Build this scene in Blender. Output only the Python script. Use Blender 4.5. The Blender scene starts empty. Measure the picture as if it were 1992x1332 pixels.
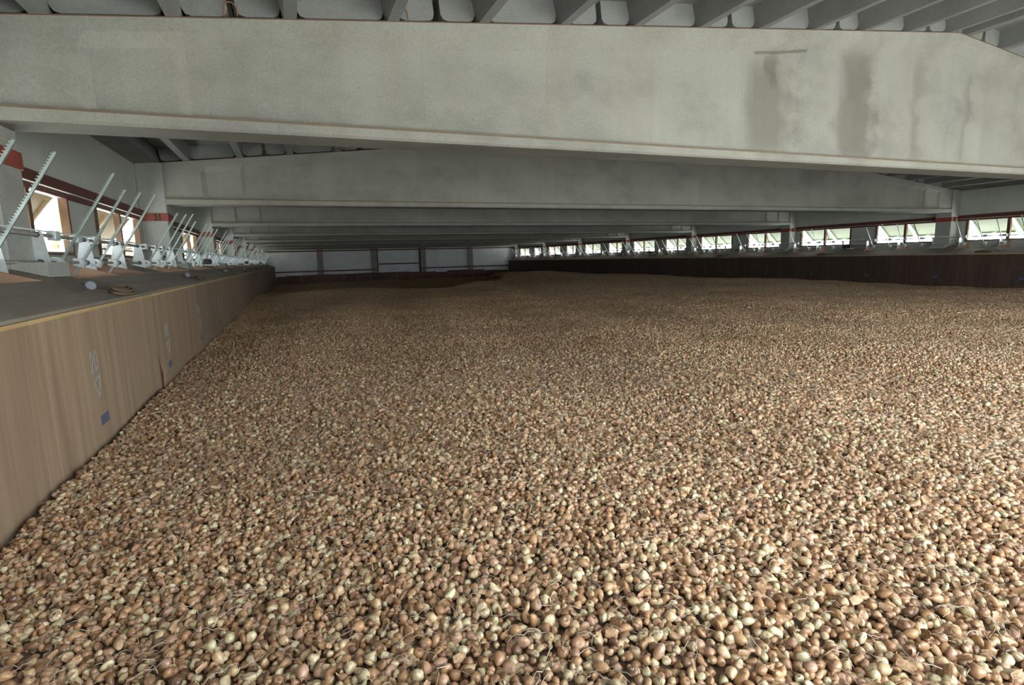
import bpy, bmesh, math, random
import numpy as np
from mathutils import Matrix, Vector

random.seed(7); rng = np.random.default_rng(11)
scene = bpy.context.scene
C = scene.collection

# ------------------------------------------------------------------ camera
# origin of the world = the photographer's eye; Y runs down the hall, X to the right
FPX, YAW, PITCH, ROLL = 1062.4, 0.3781, 0.1538, -0.026
F_ = np.array([math.sin(YAW)*math.cos(PITCH), math.cos(YAW)*math.cos(PITCH), -math.sin(PITCH)])
R_ = np.array([math.cos(YAW), -math.sin(YAW), 0.0]); U_ = np.cross(R_, F_)
R2 = math.cos(ROLL)*R_ + math.sin(ROLL)*U_; U2 = -math.sin(ROLL)*R_ + math.cos(ROLL)*U_
cam_d = bpy.data.cameras.new('camera'); cam = bpy.data.objects.new('camera', cam_d); C.objects.link(cam)
cam_d.sensor_width = 36.0; cam_d.lens = FPX*36.0/1992.0; cam_d.clip_start = 0.05; cam_d.clip_end = 300
m = Matrix.Identity(4)
for i in range(3):
    m[i][0] = R2[i]; m[i][1] = U2[i]; m[i][2] = -F_[i]
cam.matrix_world = m
scene.camera = cam

# ------------------------------------------------------------------ world: white summer sky over sunlit ground
EXPOSURE = 0.40
SKY, GROUND = 9.5, 9.0
scene.view_settings.view_transform = 'Standard'; scene.view_settings.look = 'None'
scene.view_settings.gamma = 1.0; scene.view_settings.use_curve_mapping = False
scene.view_settings.exposure = EXPOSURE
world = bpy.data.worlds.new('daylight'); scene.world = world; world.use_nodes = True
nt = world.node_tree; nt.nodes.clear()
wo = nt.nodes.new('ShaderNodeOutputWorld'); bg = nt.nodes.new('ShaderNodeBackground')
tc = nt.nodes.new('ShaderNodeTexCoord'); sp = nt.nodes.new('ShaderNodeSeparateXYZ'); rp = nt.nodes.new('ShaderNodeValToRGB')
mr = nt.nodes.new('ShaderNodeMapRange'); mr.inputs[1].default_value = -1; mr.inputs[2].default_value = 1
nt.links.new(tc.outputs['Generated'], sp.inputs[0]); nt.links.new(sp.outputs['Z'], mr.inputs[0]); nt.links.new(mr.outputs[0], rp.inputs[0])
e = rp.color_ramp.elements
e[0].position = 0.46; e[0].color = (0.95*GROUND/SKY, 1.0*GROUND/SKY, 0.92*GROUND/SKY, 1)
e[1].position = 0.54; e[1].color = (0.90, 0.96, 1.0, 1)
bg.inputs['Strength'].default_value = SKY
nt.links.new(rp.outputs[0], bg.inputs[0]); nt.links.new(bg.outputs[0], wo.inputs[0])

# ------------------------------------------------------------------ dimensions of the hall (metres)
CX = 8.68                                   # ridge line
BAY, Y1 = 6.0, 5.05                         # bay length, front of the first visible beam
YF, YB = -1.0, 47.78                        # front gable (behind the photographer) and far gable
XW, XC, XD = -2.28, -1.88, -1.154           # wall face, column face, duct face (left; the right side mirrors)
ZB = 1.05                                   # beam soffit
FLOOR = -3.0
BAYS = [Y1 + BAY*k for k in range(-1, 7)]   # bay starts
WIN = [(0.60, 2.64), (3.58, 5.78)]
def ztop(x): return 1.74 + 0.1055*(10.56 - abs(x - CX))
def plane_z(x): return -0.208 + 0.30*(XD - x)   # duct lid (left side coordinates)
class Side:
    def __init__(s, right): s.r = right
    def x(s, v): return 2*CX - v if s.r else v
LEFT, RIGHT = Side(False), Side(True)

for sd in (LEFT, RIGHT):                    # portals in the window openings: they guide the sky light in
    for b in BAYS:
        for a0, a1 in WIN:
            ld = bpy.data.lights.new('window_portal', 'AREA'); ld.shape = 'RECTANGLE'; ld.size = a1-a0; ld.size_y = 0.66
            ld.cycles.is_portal = True
            lo = bpy.data.objects.new('window_portal', ld); C.objects.link(lo)
            lo.location = (sd.x(XW+0.005), b+(a0+a1)/2, 0.48)
            lo.rotation_euler = (math.radians(90), 0, math.radians(90 if sd.r else -90))
FILL_OPENING = (0.6, 14.0, -1.25, 1.0)              # unseen opening in the front gable, added to light the foreground
ld = bpy.data.lights.new('fill_opening_portal', 'AREA'); ld.shape = 'RECTANGLE'; ld.size = FILL_OPENING[1]-FILL_OPENING[0]; ld.size_y = FILL_OPENING[3]-FILL_OPENING[2]
ld.cycles.is_portal = True
lo = bpy.data.objects.new('fill_opening_portal', ld); C.objects.link(lo)
lo.location = ((FILL_OPENING[0]+FILL_OPENING[1])/2, YF+0.13, (FILL_OPENING[2]+FILL_OPENING[3])/2); lo.rotation_euler = (math.radians(90), 0, 0)

# ------------------------------------------------------------------ helpers
class MB:
    """collects solids into one bmesh"""
    def __init__(s): s.bm = bmesh.new()
    def poly(s, vs, fs):
        v = [s.bm.verts.new(p) for p in vs]
        for f in fs: s.bm.faces.new([v[i] for i in f])
        return s
    def box(s, x0, x1, y0, y1, z0, z1):
        if x0 > x1: x0, x1 = x1, x0
        vs = [(x, y, z) for z in (z0, z1) for y in (y0, y1) for x in (x0, x1)]
        return s.poly(vs, [(0, 2, 3, 1), (4, 5, 7, 6), (0, 1, 5, 4), (2, 6, 7, 3), (0, 4, 6, 2), (1, 3, 7, 5)])
    def prism_y(s, pts, y0, y1):             # outline in (x,z) extruded along y
        n = len(pts)
        vs = [(p[0], y0, p[1]) for p in pts] + [(p[0], y1, p[1]) for p in pts]
        return s.poly(vs, [tuple(range(n)), tuple(range(2*n-1, n-1, -1))] + [(i, (i+1) % n, n+(i+1) % n, n+i) for i in range(n)])
    def prism_x(s, pts, x0, x1):             # outline in (y,z) extruded along x
        n = len(pts)
        vs = [(x0, p[0], p[1]) for p in pts] + [(x1, p[0], p[1]) for p in pts]
        return s.poly(vs, [tuple(range(n)), tuple(range(2*n-1, n-1, -1))] + [(i, (i+1) % n, n+(i+1) % n, n+i) for i in range(n)])
    def tube(s, pts, r, n=8, cap=True):
        pts = [Vector(p) for p in pts]; rings = []
        up = None
        for i, p in enumerate(pts):
            d = (pts[min(i+1, len(pts)-1)] - pts[max(i-1, 0)]).normalized()
            if up is None: up = d.orthogonal().normalized()
            up = (up - d*up.dot(d)).normalized(); w = d.cross(up)
            rr = r[i] if isinstance(r, (list, tuple)) else r
            rings.append([s.bm.verts.new(p + (up*math.cos(2*math.pi*k/n) + w*math.sin(2*math.pi*k/n))*rr) for k in range(n)])
        for a, b in zip(rings, rings[1:]):
            for k in range(n): s.bm.faces.new((a[k], a[(k+1) % n], b[(k+1) % n], b[k]))
        if cap:
            s.bm.faces.new(rings[0][::-1]); s.bm.faces.new(rings[-1])
        return s
    def mesh(s, name, mat, smooth=False, bevel=0):
        if bevel:
            bmesh.ops.bevel(s.bm, geom=s.bm.edges[:], offset=bevel, segments=1, affect='EDGES', clamp_overlap=True)
        bmesh.ops.recalc_face_normals(s.bm, faces=s.bm.faces[:])
        me = bpy.data.meshes.new(name); s.bm.to_mesh(me); s.bm.free()
        if mat: me.materials.append(mat)
        if smooth: me.polygons.foreach_set('use_smooth', [True]*len(me.polygons))
        return me
def link(name, me, parent=None, loc=None):
    o = bpy.data.objects.new(name, me); C.objects.link(o)
    if loc is not None: o.location = loc
    if parent is not None: o.parent = parent
    return o
def tag(o, label=None, cat=None, group=None, kind=None):
    if label: o['label'] = label
    if cat: o['category'] = cat
    if group: o['group'] = group
    if kind: o['kind'] = kind
    return o
def thing(name, label, cat, loc=(0, 0, 0), group=None):
    return tag(link(name, None, None, loc), label, cat, group)
ORD = ['first', 'second', 'third', 'fourth', 'fifth', 'sixth', 'seventh', 'eighth', 'ninth', 'tenth']

# ------------------------------------------------------------------ materials
def new_mat(name):
    mt = bpy.data.materials.new(name); mt.use_nodes = True
    n = mt.node_tree.nodes; l = mt.node_tree.links
    return mt, n, l, n['Principled BSDF']
def node(n, t, **kw):
    x = n.new(t)
    for k, v in kw.items():
        if k.startswith('i_'): x.inputs[k[2:]].default_value = v
        else: setattr(x, k, v)
    return x
def mapping(n, l, scale, coord='Object'):
    t = node(n, 'ShaderNodeTexCoord'); mp = node(n, 'ShaderNodeMapping'); mp.inputs['Scale'].default_value = scale
    l.new(t.outputs[coord], mp.inputs[0]); return mp
def ramp(n, l, src, stops):
    r = node(n, 'ShaderNodeValToRGB'); el = r.color_ramp.elements
    while len(el) < len(stops): el.new(0.5)
    for i, (p, c) in enumerate(stops):
        el[i].position = p; el[i].color = (*c, 1) if len(c) == 3 else c
    l.new(src, r.inputs[0]); return r
def mixc(n, l, fac, a, b, mode='MIX'):
    x = node(n, 'ShaderNodeMix', data_type='RGBA', blend_type=mode)
    if isinstance(fac, (int, float)): x.inputs[0].default_value = fac
    else: l.new(fac, x.inputs[0])
    for s, v in ((6, a), (7, b)):
        if isinstance(v, tuple): x.inputs[s].default_value = (*v, 1)
        else: l.new(v, x.inputs[s])
    return x.outputs[2]
def math_(n, l, op, a, b=None, clamp=False):
    x = node(n, 'ShaderNodeMath', operation=op); x.use_clamp = clamp
    for i, v in enumerate((a, b)):
        if v is None: continue
        if isinstance(v, (int, float)): x.inputs[i].default_value = v
        else: l.new(v, x.inputs[i])
    return x.outputs[0]

def mat_flat(name, col, rough=0.6, metal=0.0, var=0.12, scale=(6, 6, 6), bump=0.0):
    mt, n, l, b = new_mat(name)
    mp = mapping(n, l, scale, 'Object'); nz = node(n, 'ShaderNodeTexNoise', i_Scale=1.0, i_Detail=4.0); l.new(mp.outputs[0], nz.inputs['Vector'])
    d = tuple(c*(1-var) for c in col); h = tuple(min(1, c*(1+var)) for c in col)
    r = ramp(n, l, nz.outputs['Fac'], [(0.3, d), (0.7, h)])
    l.new(r.outputs[0], b.inputs['Base Color']); b.inputs['Roughness'].default_value = rough; b.inputs['Metallic'].default_value = metal
    if bump:
        bp = node(n, 'ShaderNodeBump', i_Strength=bump, i_Distance=0.01); l.new(nz.outputs['Fac'], bp.inputs['Height']); l.new(bp.outputs[0], b.inputs['Normal'])
    return mt

def mat_concrete(name, col, stain=False, streak=0.35):
    mt, n, l, b = new_mat(name)
    m1 = mapping(n, l, (0.55, 0.55, 0.8)); n1 = node(n, 'ShaderNodeTexNoise', i_Scale=1.6, i_Detail=8.0, i_Roughness=0.65); l.new(m1.outputs[0], n1.inputs['Vector'])
    m2 = mapping(n, l, (1, 1, 1)); n2 = node(n, 'ShaderNodeTexNoise', i_Scale=55.0, i_Detail=3.0); l.new(m2.outputs[0], n2.inputs['Vector'])
    m3 = mapping(n, l, (2.2, 2.2, 0.10)); n3 = node(n, 'ShaderNodeTexNoise', i_Scale=1.5, i_Detail=5.0); l.new(m3.outputs[0], n3.inputs['Vector'])
    d = tuple(c*0.70 for c in col); h = tuple(min(1, c*1.16) for c in col)
    base = ramp(n, l, n1.outputs['Fac'], [(0.28, d), (0.5, col), (0.74, h)]).outputs[0]
    warm = (col[0]*0.80, col[1]*0.74, col[2]*0.64)
    base = mixc(n, l, math_(n, l, 'MULTIPLY', ramp(n, l, n3.outputs['Fac'], [(0.45, (0, 0, 0)), (0.72, (1, 1, 1))]).outputs[0], streak), base, warm)
    base = mixc(n, l, 0.25, base, ramp(n, l, n2.outputs['Fac'], [(0.35, (0.45, 0.45, 0.43)), (0.65, (1, 1, 1))]).outputs[0], 'MULTIPLY')
    # pinholes left in the cast face
    m4 = mapping(n, l, (1, 1, 1)); vo = node(n, 'ShaderNodeTexVoronoi', i_Scale=9.0); l.new(m4.outputs[0], vo.inputs['Vector'])
    hole = ramp(n, l, vo.outputs['Distance'], [(0.045, (1, 1, 1)), (0.075, (0, 0, 0))]).outputs[0]
    base = mixc(n, l, math_(n, l, 'MULTIPLY', hole, 0.55), base, tuple(c*0.45 for c in col))
    # formwork joints every 1.25 m
    t = node(n, 'ShaderNodeTexCoord'); s = node(n, 'ShaderNodeSeparateXYZ'); l.new(t.outputs['Object'], s.inputs[0])
    fr = math_(n, l, 'FRACT', math_(n, l, 'MULTIPLY', s.outputs['X'], 0.8))
    jt = math_(n, l, 'LESS_THAN', fr, 0.008)
    base = mixc(n, l, math_(n, l, 'MULTIPLY', jt, 0.16), base, tuple(c*0.5 for c in col))
    if stain:
        def band(x0, x1, z0, z1, sx, sz):
            nzx = math_(n, l, 'ADD', math_(n, l, 'MULTIPLY', math_(n, l, 'SUBTRACT', n3.outputs['Fac'], 0.5), 0.4), math_(n, l, 'MULTIPLY', math_(n, l, 'SUBTRACT', n1.outputs['Fac'], 0.5), 0.9))
            xx = math_(n, l, 'ADD', s.outputs['X'], nzx)
            def ss(v, a, c):
                q = node(n, 'ShaderNodeMapRange', interpolation_type='SMOOTHSTEP'); l.new(v, q.inputs[0])
                q.inputs[1].default_value = a; q.inputs[2].default_value = c; return q.outputs[0]
            u = math_(n, l, 'MULTIPLY', ss(xx, x0-sx, x0+sx), ss(xx, x1+sx, x1-sx))
            zz = math_(n, l, 'SUBTRACT', math_(n, l, 'ADD', s.outputs['Z'], math_(n, l, 'MULTIPLY', math_(n, l, 'SUBTRACT', n1.outputs['Fac'], 0.5), 0.10)), math_(n, l, 'MULTIPLY', math_(n, l, 'SUBTRACT', s.outputs['X'], 5.5), 0.1055))
            w = math_(n, l, 'MULTIPLY', ss(s.outputs['Z'] if z0 < 1.3 else zz, z0-sz, z0+sz), ss(zz, z1+sz, z1-sz))
            return math_(n, l, 'MULTIPLY', u, w)
        wet = (0.075, 0.066, 0.052)
        for (x0, x1, z0, z1, sx, sz, k) in ((5.15, 5.75, 1.16, 2.2, 0.14, 0.2, 0.5), (5.25, 5.82, 2.295, 2.325, 0.04, 0.012, 0.7),
                                            (5.46, 5.64, 1.95, 2.31, 0.06, 0.12, 0.55), (6.55, 7.15, 1.16, 2.30, 0.12, 0.12, 0.55),
                                            (8.0, 8.2, 1.16, 2.2, 0.09, 0.2, 0.3), (9.0, 9.2, 1.16, 2.0, 0.09, 0.2, 0.3)):
            base = mixc(n, l, math_(n, l, 'MULTIPLY', band(x0, x1, z0, z1, sx, sz), k), base, wet)
    l.new(base, b.inputs['Base Color']); b.inputs['Roughness'].default_value = 0.85
    bp = node(n, 'ShaderNodeBump', i_Strength=0.25, i_Distance=0.006); l.new(n2.outputs['Fac'], bp.inputs['Height']); l.new(bp.outputs[0], b.inputs['Normal'])
    return mt

def mat_ply(name, cols, axis='Z', rough=0.6, grain=1.0):
    """plywood: long grain along one axis, tone shifts from sheet to sheet"""
    mt, n, l, b = new_mat(name)
    sc = {'Z': (9, 9, 0.5), 'Y': (9, 0.5, 9), 'X': (0.5, 9, 9)}[axis]
    mp = mapping(n, l, sc); oi = node(n, 'ShaderNodeObjectInfo')
    add = node(n, 'ShaderNodeVectorMath', operation='ADD'); l.new(mp.outputs[0], add.inputs[0])
    cm = node(n, 'ShaderNodeCombineXYZ'); rr = math_(n, l, 'MULTIPLY', oi.outputs['Random'], 40.0)
    for i in range(3): l.new(rr, cm.inputs[i])
    l.new(cm.outputs[0], add.inputs[1])
    n1 = node(n, 'ShaderNodeTexNoise', i_Scale=0.9, i_Detail=6.0, i_Distortion=0.6); l.new(add.outputs[0], n1.inputs['Vector'])
    n2 = node(n, 'ShaderNodeTexNoise', i_Scale=5.0, i_Detail=3.0); l.new(add.outputs[0], n2.inputs['Vector'])
    base = ramp(n, l, n1.outputs['Fac'], [(0.25, cols[0]), (0.5, cols[1]), (0.75, cols[2])]).outputs[0]
    base = mixc(n, l, 0.5*grain, base, ramp(n, l, n2.outputs['Fac'], [(0.35, (0.72, 0.68, 0.62)), (0.65, (1, 1, 1))]).outputs[0], 'MULTIPLY')
    hv = node(n, 'ShaderNodeHueSaturation'); l.new(math_(n, l, 'ADD', 0.86, math_(n, l, 'MULTIPLY', oi.outputs['Random'], 0.28)), hv.inputs['Value']); l.new(base, hv.inputs['Color'])
    l.new(hv.outputs[0], b.inputs['Base Color']); b.inputs['Roughness'].default_value = rough
    return mt

def mat_cladding(name, col):
    """pale sandwich panels: fine vertical ribbing, a joint every metre, faint dirt"""
    mt, n, l, b = new_mat(name)
    t = node(n, 'ShaderNodeTexCoord'); s = node(n, 'ShaderNodeSeparateXYZ'); l.new(t.outputs['Object'], s.inputs[0])
    u = math_(n, l, 'ADD', s.outputs['X'], s.outputs['Y'])
    wv = math_(n, l, 'ABSOLUTE', math_(n, l, 'SUBTRACT', math_(n, l, 'FRACT', math_(n, l, 'MULTIPLY', u, 22.0)), 0.5))
    jt = math_(n, l, 'LESS_THAN', math_(n, l, 'FRACT', math_(n, l, 'MULTIPLY', u, 1.0)), 0.012)
    nz = node(n, 'ShaderNodeTexNoise', i_Scale=2.0, i_Detail=6.0); l.new(t.outputs['Object'], nz.inputs['Vector'])
    base = ramp(n, l, nz.outputs['Fac'], [(0.3, tuple(c*0.86 for c in col)), (0.7, col)]).outputs[0]
    base = mixc(n, l, math_(n, l, 'MULTIPLY', jt, 0.5), base, tuple(c*0.5 for c in col))
    l.new(base, b.inputs['Base Color']); b.inputs['Roughness'].default_value = 0.5
    bp = node(n, 'ShaderNodeBump', i_Strength=0.35, i_Distance=0.004); l.new(wv, bp.inputs['Height']); l.new(bp.outputs[0], b.inputs['Normal'])
    return mt

M = {}
M['beam'] = mat_concrete('beam_concrete', (0.270, 0.266, 0.242))
M['beam_stained'] = mat_concrete('beam_concrete_stained', (0.270, 0.266, 0.242), stain=True)
M['column'] = mat_concrete('column_concrete', (0.33, 0.335, 0.315), streak=0.15)
M['slab'] = mat_concrete('slab_concrete', (0.195, 0.198, 0.195), streak=0.1)
M['strip'] = mat_flat('brown_strip', (0.15, 0.112, 0.078), 0.8)
M['pad'] = mat_flat('red_pad', (0.15, 0.075, 0.05), 0.8)
M['maroon'] = mat_flat('maroon_paint', (0.095, 0.028, 0.022), 0.6, var=0.15)
M['red'] = mat_flat('red_oxide_paint', (0.23, 0.05, 0.033), 0.55, var=0.15)
M['white'] = mat_flat('white_paint', (0.75, 0.75, 0.72), 0.5, var=0.05)
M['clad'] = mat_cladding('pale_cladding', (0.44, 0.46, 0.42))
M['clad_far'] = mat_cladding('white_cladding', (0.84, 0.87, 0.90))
M['wood_frame'] = mat_ply('window_wood', ((0.075, 0.034, 0.014), (0.11, 0.052, 0.023), (0.14, 0.072, 0.034)), 'Y', 0.5)
M['flap_tan'] = mat_ply('tan_flap_board', ((0.135, 0.086, 0.040), (0.16, 0.106, 0.053), (0.185, 0.128, 0.07)), 'Y', 0.6, 0.4)
M['flap_green'] = mat_ply('pale_green_flap_board', ((0.095, 0.112, 0.072), (0.11, 0.13, 0.085), (0.125, 0.145, 0.10)), 'Y', 0.6, 0.3)
M['ply'] = mat_ply('duct_plywood', ((0.20, 0.138, 0.088), (0.27, 0.194, 0.130), (0.33, 0.25, 0.172)), 'Z')
M['ply_red'] = mat_ply('duct_plywood_red', ((0.05, 0.03, 0.022), (0.072, 0.046, 0.034), (0.095, 0.065, 0.049)), 'Z')
M['lid'] = mat_ply('lid_plywood', ((0.16, 0.137, 0.11), (0.215, 0.184, 0.15), (0.26, 0.225, 0.184)), 'Y', 0.7, 0.6)
M['lath'] = mat_ply('pine_lath', ((0.38, 0.26, 0.12), (0.50, 0.36, 0.18), (0.58, 0.43, 0.23)), 'Y', 0.6, 0.8)
M['cheek'] = mat_ply('cheek_plywood', ((0.24, 0.13, 0.08), (0.33, 0.20, 0.13), (0.40, 0.26, 0.18)), 'X', 0.6)
M['board'] = mat_ply('partition_board', ((0.085, 0.035, 0.02), (0.13, 0.06, 0.035), (0.19, 0.10, 0.06)), 'X', 0.6)
M['galv'] = mat_flat('galvanised_steel', (0.70, 0.76, 0.78), 0.38, 0.55, 0.08, (20, 20, 20))
M['rod'] = mat_flat('rack_steel', (0.40, 0.47, 0.46), 0.4, 0.7, 0.1, (30, 30, 30))
M['shaft'] = mat_flat('shaft_steel', (0.28, 0.27, 0.25), 0.45, 0.6, 0.15, (20, 20, 20))
M['dark'] = mat_flat('dark_metal', (0.05, 0.05, 0.055), 0.5, 0.3)
M['chalk_dim'] = mat_flat('faint_chalk', (0.085, 0.09, 0.10), 0.9)
M['chalk'] = mat_flat('blue_chalk', (0.30, 0.34, 0.36), 0.9)
M['tape'] = mat_flat('blue_tag', (0.085, 0.095, 0.16), 0.6)
M['split'] = mat_flat('split_wood', (0.09, 0.05, 0.03), 0.9)
M['cable'] = mat_flat('brown_cable', (0.13, 0.09, 0.055), 0.7)
M['dial'] = mat_flat('grey_plastic', (0.19, 0.20, 0.245), 0.5)
M['rust'] = mat_flat('rusty_iron', (0.20, 0.10, 0.05), 0.8)
M['floor'] = mat_flat('floor_concrete', (0.30, 0.29, 0.27), 0.9)
M['silver'] = mat_flat('zinc_post', (0.20, 0.20, 0.21), 0.6, 0.2)

# ------------------------------------------------------------------ the setting
tag(link('floor', MB().box(XW-0.2, 2*CX-XW+0.2, YF-0.2, YB+0.2, FLOOR-0.15, FLOOR).mesh('floor', M['floor'])), kind='structure')

def side_wall(name, sd):
    mb = MB(); x0, x1 = sd.x(XW), sd.x(XW-0.12)
    mb.box(x0, x1, YF, YB, FLOOR, 0.15); mb.box(x0, x1, YF, YB, 0.83, 1.80)
    edges = [YF] + [v for b in BAYS for w in WIN for v in (b+w[0], b+w[1])] + [YB]
    for a, c in zip(edges[0::2], edges[1::2]): mb.box(x0, x1, a, c, 0.15, 0.83)
    return tag(link(name, mb.mesh(name, M['clad'])), kind='structure')
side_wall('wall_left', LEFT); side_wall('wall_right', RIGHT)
def gable_outline(z0): return [(XW-0.1, z0), (2*CX-XW+0.1, z0), (2*CX-XW+0.1, 1.78), (CX, ztop(CX)+0.1), (XW-0.1, 1.78)]
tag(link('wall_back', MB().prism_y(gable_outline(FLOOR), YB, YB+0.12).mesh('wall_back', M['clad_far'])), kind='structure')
mb = MB()
mb.box(XW-0.1, FILL_OPENING[0], YF-0.12, YF, FLOOR, FILL_OPENING[3]); mb.box(FILL_OPENING[1], 2*CX-XW+0.1, YF-0.12, YF, FLOOR, FILL_OPENING[3]); mb.box(FILL_OPENING[0], FILL_OPENING[1], YF-0.12, YF, FLOOR, FILL_OPENING[2])
mb.prism_y(gable_outline(FILL_OPENING[3]), YF-0.12, YF)
tag(link('wall_front', mb.mesh('wall_front', M['clad'])), kind='structure')

# roof: a deck carried by ribbed slabs that span from beam to beam
th = math.atan(0.1055); RIBH = 0.25
def deck(sign):
    xe, xr = (XW-0.2, CX) if sign < 0 else (2*CX-XW+0.2, CX)
    o = RIBH+0.07
    return [(xe, ztop(xe)+o), (xr, ztop(CX)+o), (xr, ztop(CX)+o+0.12), (xe, ztop(xe)+o+0.12)]
ceil = tag(link('ceiling', MB().prism_y(deck(-1), YF, YB+0.1).prism_y(deck(1), YF, YB+0.1).mesh('ceiling', M['slab'])), kind='structure')
def slab_mesh(w, ribs, solid=False):
    mb = MB(); L = BAY-0.012
    if solid:
        mb.box(0.005, w-0.005, 0, L, 0.004, RIBH+0.06)
    else:
        mb.box(0.005, w-0.005, 0, L, RIBH, RIBH+0.06)
        for r in ribs: mb.prism_y([(r-0.05, 0.004), (r+0.05, 0.004), (r+0.085, RIBH), (r-0.085, RIBH)], 0, L)
        edges = [0.03] + [v for r in ribs for v in (r-0.065, r+0.065)] + [w-0.03]
        for a, c in zip(edges[0::2], edges[1::2]):          # end diaphragms with rounded lower corners
            for y0, y1 in ((0, 0.10), (L-0.10, L)):
                k = min(0.06, (c-a)/3)
                mb.prism_y([(a, RIBH), (a, 0.03+k), (a+k*0.3, 0.03+k*0.3), (a+k, 0.03), (c-k, 0.03), (c-k*0.3, 0.03+k*0.3), (c, 0.03+k), (c, RIBH)], y0, y1)
    return mb.mesh('roof_slab', M['slab'])
SW = 1.67/math.cos(th)
me_std = slab_mesh(SW, (0.42/math.cos(th), 1.255/math.cos(th)))
me_edge = slab_mesh(0.40, (), True)
wr = (CX-8.09)/math.cos(th)
me_rid = slab_mesh(wr, (0.42/math.cos(th),))
def loop_mesh():
    pts = [(0.045*math.cos(a), 0, 0.06*math.sin(a)) for a in np.linspace(0, math.pi, 12)]
    return MB().tube([(0.045, 0, -0.04)] + pts + [(-0.045, 0, -0.04)], 0.006, 6).mesh('lifting_loop', M['rust'], True)
me_loop = loop_mesh()
for b in BAYS:
    y0 = b + 0.2 if b < 47 else b
    for sgn in (1, -1):
        row = [(-2.33, me_edge)] + [(-1.93+1.67*k, me_std) for k in range(6)] + [(8.09, me_rid)]
        for j, (x, me) in enumerate(row):
            o = link('roof_slab', me, ceil)
            o.matrix_local = Matrix.Translation((x if sgn > 0 else 2*CX-x, y0, ztop(x))) @ (Matrix.Scale(-1, 4, (1, 0, 0)) if sgn < 0 else Matrix.Identity(4)) @ Matrix.Rotation(-th, 4, 'Y')
            if sgn > 0 and j in (1, 2) and b in BAYS[0:3]:
                link('lifting_loop', me_loop, o, (1.67 if j == 1 else 1.35, BAY-0.16, 0.06))

# concrete roof beams: I-section, deepest under the ridge, thicker web at the bearings
def beam_half(y, mat):
    xs = [XC-0.02, -1.32, -1.25, -0.70, -0.63, 0.8, 2.5, 4.5, 6.5, 8.0, CX, CX*2-8.0, CX*2-6.5, CX*2-4.5, CX*2-2.5, CX*2-0.8, CX*2+0.63, CX*2+0.70, CX*2+1.25, CX*2+1.32, CX*2-XC+0.02]
    def web(x):
        d = CX - abs(x-CX) 
        return 0.163 if d <= -1.3 else 0.115 if d <= -0.69 else 0.065
    rings = []
    for x in xs:
        w, t = web(x), ztop(x)
        half = [(0.19, ZB), (0.21, ZB+0.02), (0.21, ZB+0.085), (w, ZB+0.10), (w, t-0.20), (0.165, t-0.10), (0.165, t)]
        rings.append([(x, y+0.21-p, z) for p, z in half] + [(x, y+0.21+p, z) for p, z in reversed(half)])
    n = len(rings[0]); vs = [v for r in rings for v in r]; fs = []
    for i in range(len(rings)-1):
        for k in range(n): fs.append((i*n+k, i*n+(k+1) % n, (i+1)*n+(k+1) % n, (i+1)*n+k))
    fs += [tuple(range(n)), tuple(range((len(rings)-1)*n, len(rings)*n))]
    return MB().poly(vs, fs).mesh('concrete_beam', mat)
me_beam = None
for i, y in enumerate([Y1+BAY*k for k in range(0, 8)]):
    nfar = 7 - i
    lab = f'pale concrete roof beam, {ORD[nfar]} counted from the white end wall' if nfar else 'pale concrete roof beam right in front of the white end wall'
    if i == 0: lab = 'broad pale concrete roof beam with a dark T-shaped water stain'
    me = beam_half(0.0, M['beam_stained'] if i == 0 else M['beam']) if (i == 0 or me_beam is None) else me_beam
    if i != 0: me_beam = me
    o = tag(link('concrete_beam', me, None, (0, y, 0)), lab, 'beam', 'roof beams spanning the hall')
    if i == 0:
        me_strip = MB().box(XC, CX*2-XC, 0.004, 0.05, ZB+0.0855, ZB+0.105).mesh('ledge_strip', M['strip'])
        mbp = MB(); mbp.prism_y([(XC, ztop(XC)+0.0), (CX, ztop(CX)+0.0), (CX, ztop(CX)+0.005), (XC, ztop(XC)+0.005)], 0.035, 0.385)
        mbp.prism_y([(CX*2-XC, ztop(XC)), (CX, ztop(CX)), (CX, ztop(CX)+0.005), (CX*2-XC, ztop(XC)+0.005)], 0.035, 0.385)
        me_pad = mbp.mesh('bearing_strip', M['pad'])
    tag(link('ledge_strip', me_strip, o), 'brown strip along the lower flange'); tag(link('bearing_strip', me_pad, o), 'thin rust red bearing strip under the slabs')

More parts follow.
